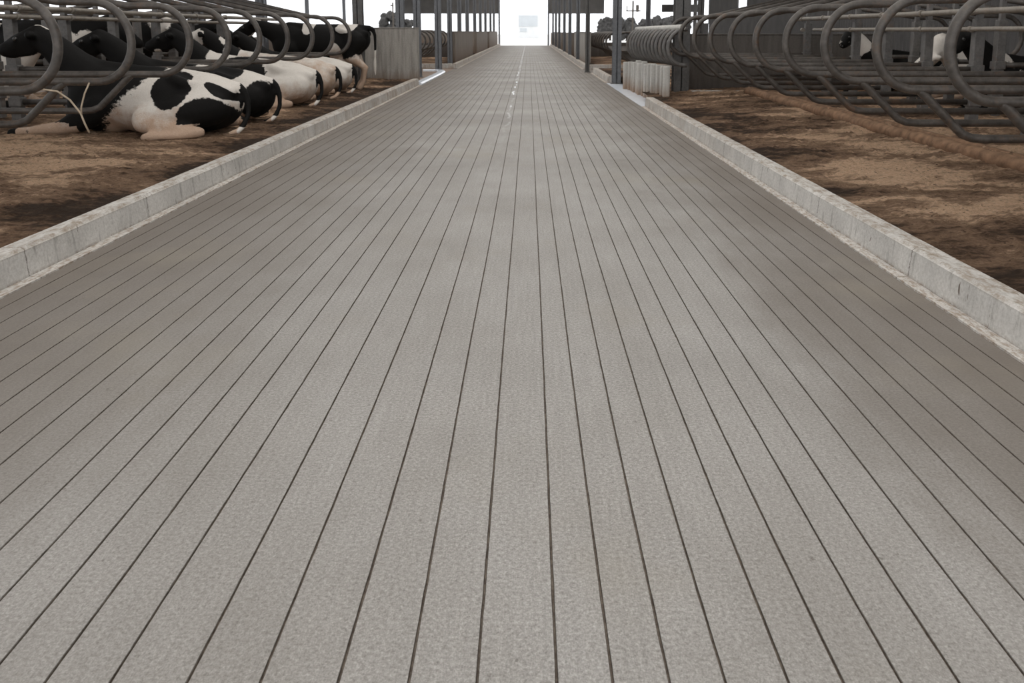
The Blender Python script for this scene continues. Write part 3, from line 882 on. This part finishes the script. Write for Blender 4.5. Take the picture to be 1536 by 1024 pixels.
# ------------------------------------------------------------------ outside
b = BM(); box(b, -160, 160, YEND, 330, -.35, -.06); box(b, -160, -13.6, -10, YEND, -.35, -.06); box(b, 12.2, 160, -10, YEND, -.35, -.06)
tag(obj('ground', b, M['gravel']), kind='structure')
def tree(x, y, h, w, label, seed):
    root = thing('tree', label, 'tree', (x, y, -.06))
    b = BM(); tube(b, [(0, 0, 0), (.05, 0, h * .25), (0, .1, h * .6)], [.16, .12, .06], 8); obj('trunk', b, M['trunk'], root, True)
    rs = random.Random(seed); b = BM()
    for k in range(16):
        c = Vector((rs.uniform(-w, w) * .7, rs.uniform(-w, w) * .5, h * rs.uniform(.18, .85)))
        r = w * rs.uniform(.28, .5); m0 = len(b.verts)
        res = bmesh.ops.create_icosphere(b, subdivisions=3, radius=r, matrix=Matrix.Translation(c))
        for v in res['verts']:
            d = (v.co - c).normalized(); v.co += d * noise.fractal(v.co * 1.7, 1, 2, 4) * r * .5
            v.co.z = max(.05, v.co.z)
    obj('crown', b, M['leaf'], root)
    return root
for i, (pxx, z, topy) in enumerate([(915, 118, 26), (940, 112, 25), (966, 124, 25), (990, 112, 26), (1018, 122, 24), (608, 122, 27), (588, 118, 13)]):
    hh = H + (46.5 - topy) * CT * z / F
    tree((pxx - 793) / F * z, Yz(z), hh, 1.7 if i < 5 else 1.6,
         'grey tree outside beyond the right columns, %s from the left' % ['first', 'second', 'third', 'fourth', 'fifth'][i] if i < 5 else
         ('low grey tree outside beyond the left columns' if i == 5 else 'taller grey tree outside beyond the left columns'), i)
root = thing('utility_pole', 'utility pole with cross arms outside beyond the right columns', 'pole', ((948.5 - 793) / F * 104, Yz(104), -.06))
b = BM(); tube(b, [(0, 0, 0), (0, 0, 5.0)], .11, 8); obj('pole', b, M['trunk'], root)
b = BM(); box(b, -.85, .95, -.06, .06, 3.72, 3.86); obj('cross_arm', b, M['trunk'], root)
b = BM(); box(b, .38, .72, -.2, .2, 3.65, 4.5, .05); obj('transformer', b, M['trunk'], root)
b = BM(); box(b, -.80, -.70, -.05, .05, 3.86, 4.4); obj('insulator', b, M['trunk'], root)
root = thing('utility_pole', 'thin utility pole outside beyond the left columns', 'pole', ((590.5 - 793) / F * 104, Yz(104), -.06))
b = BM(); tube(b, [(0, 0, 0), (0, 0, 4.8)], .09, 8); obj('pole', b, M['trunk'], root)
b = BM(); box(b, -.3, .1, -.06, .06, 4.35, 4.5); obj('cross_arm', b, M['trunk'], root)
# pale building beyond the open end
zB = 150.0
root = thing('building', 'pale building washed out in daylight beyond the open barn end', 'building', (0, Yz(zB), -.06))
def bx(px0, px1, py0, py1, d0, d1, mat, name):
    b = BM()
    box(b, (px0 - 793) / F * zB, (px1 - 793) / F * zB, d0, d1, max(0, H - (py1 - 46.5) * CT * zB / F), H - (py0 - 46.5) * CT * zB / F)
    obj(name, b, M[mat], root)
bx(777, 814, 21, 58, 0, 6, 'pale', 'wall_body'); bx(755, 777, 21, 22.5, 2, 6, 'pale', 'roof'); bx(780, 790, 42, 47, -.1, .1, 'palewin', 'window'); bx(778, 806, 23, 39, -.1, .1, 'palewin', 'gate_panel')

# ------------------------------------------------------------------ light, camera, colour
w = bpy.data.worlds.new('overcast_sky'); C.world = w; w.use_nodes = True
g = N(w.node_tree); bg = w.node_tree.nodes['Background']
tc = g.node('ShaderNodeTexCoord'); s = g.sep(tc.outputs['Generated'])
col = g.ramp(g.maprange(s[2], 0, .5, 0, 1), [(0, (.93, .96, 1.0)), (1, (.98, .985, 1.0))])
g.link(col, bg.inputs['Color']); bg.inputs['Strength'].default_value = 1.1
cam = bpy.data.cameras.new('camera'); co = bpy.data.objects.new('camera', cam); COL.objects.link(co)
co.location = (0, 0, H); co.rotation_euler = (PI / 2 - TH, 0, 0)
cam.sensor_width = 36; cam.lens = F / 1536 * 36
cam.shift_x = -25 / 1536; cam.shift_y = -262 / 1536
cam.clip_end = 600
cam.dof.use_dof = True; cam.dof.focus_distance = 3.0; cam.dof.aperture_fstop = 10
C.camera = co
vs = C.view_settings
vs.view_transform = 'Standard'; vs.look = 'None'; vs.gamma = 1; vs.use_curve_mapping = False
vs.exposure = .8
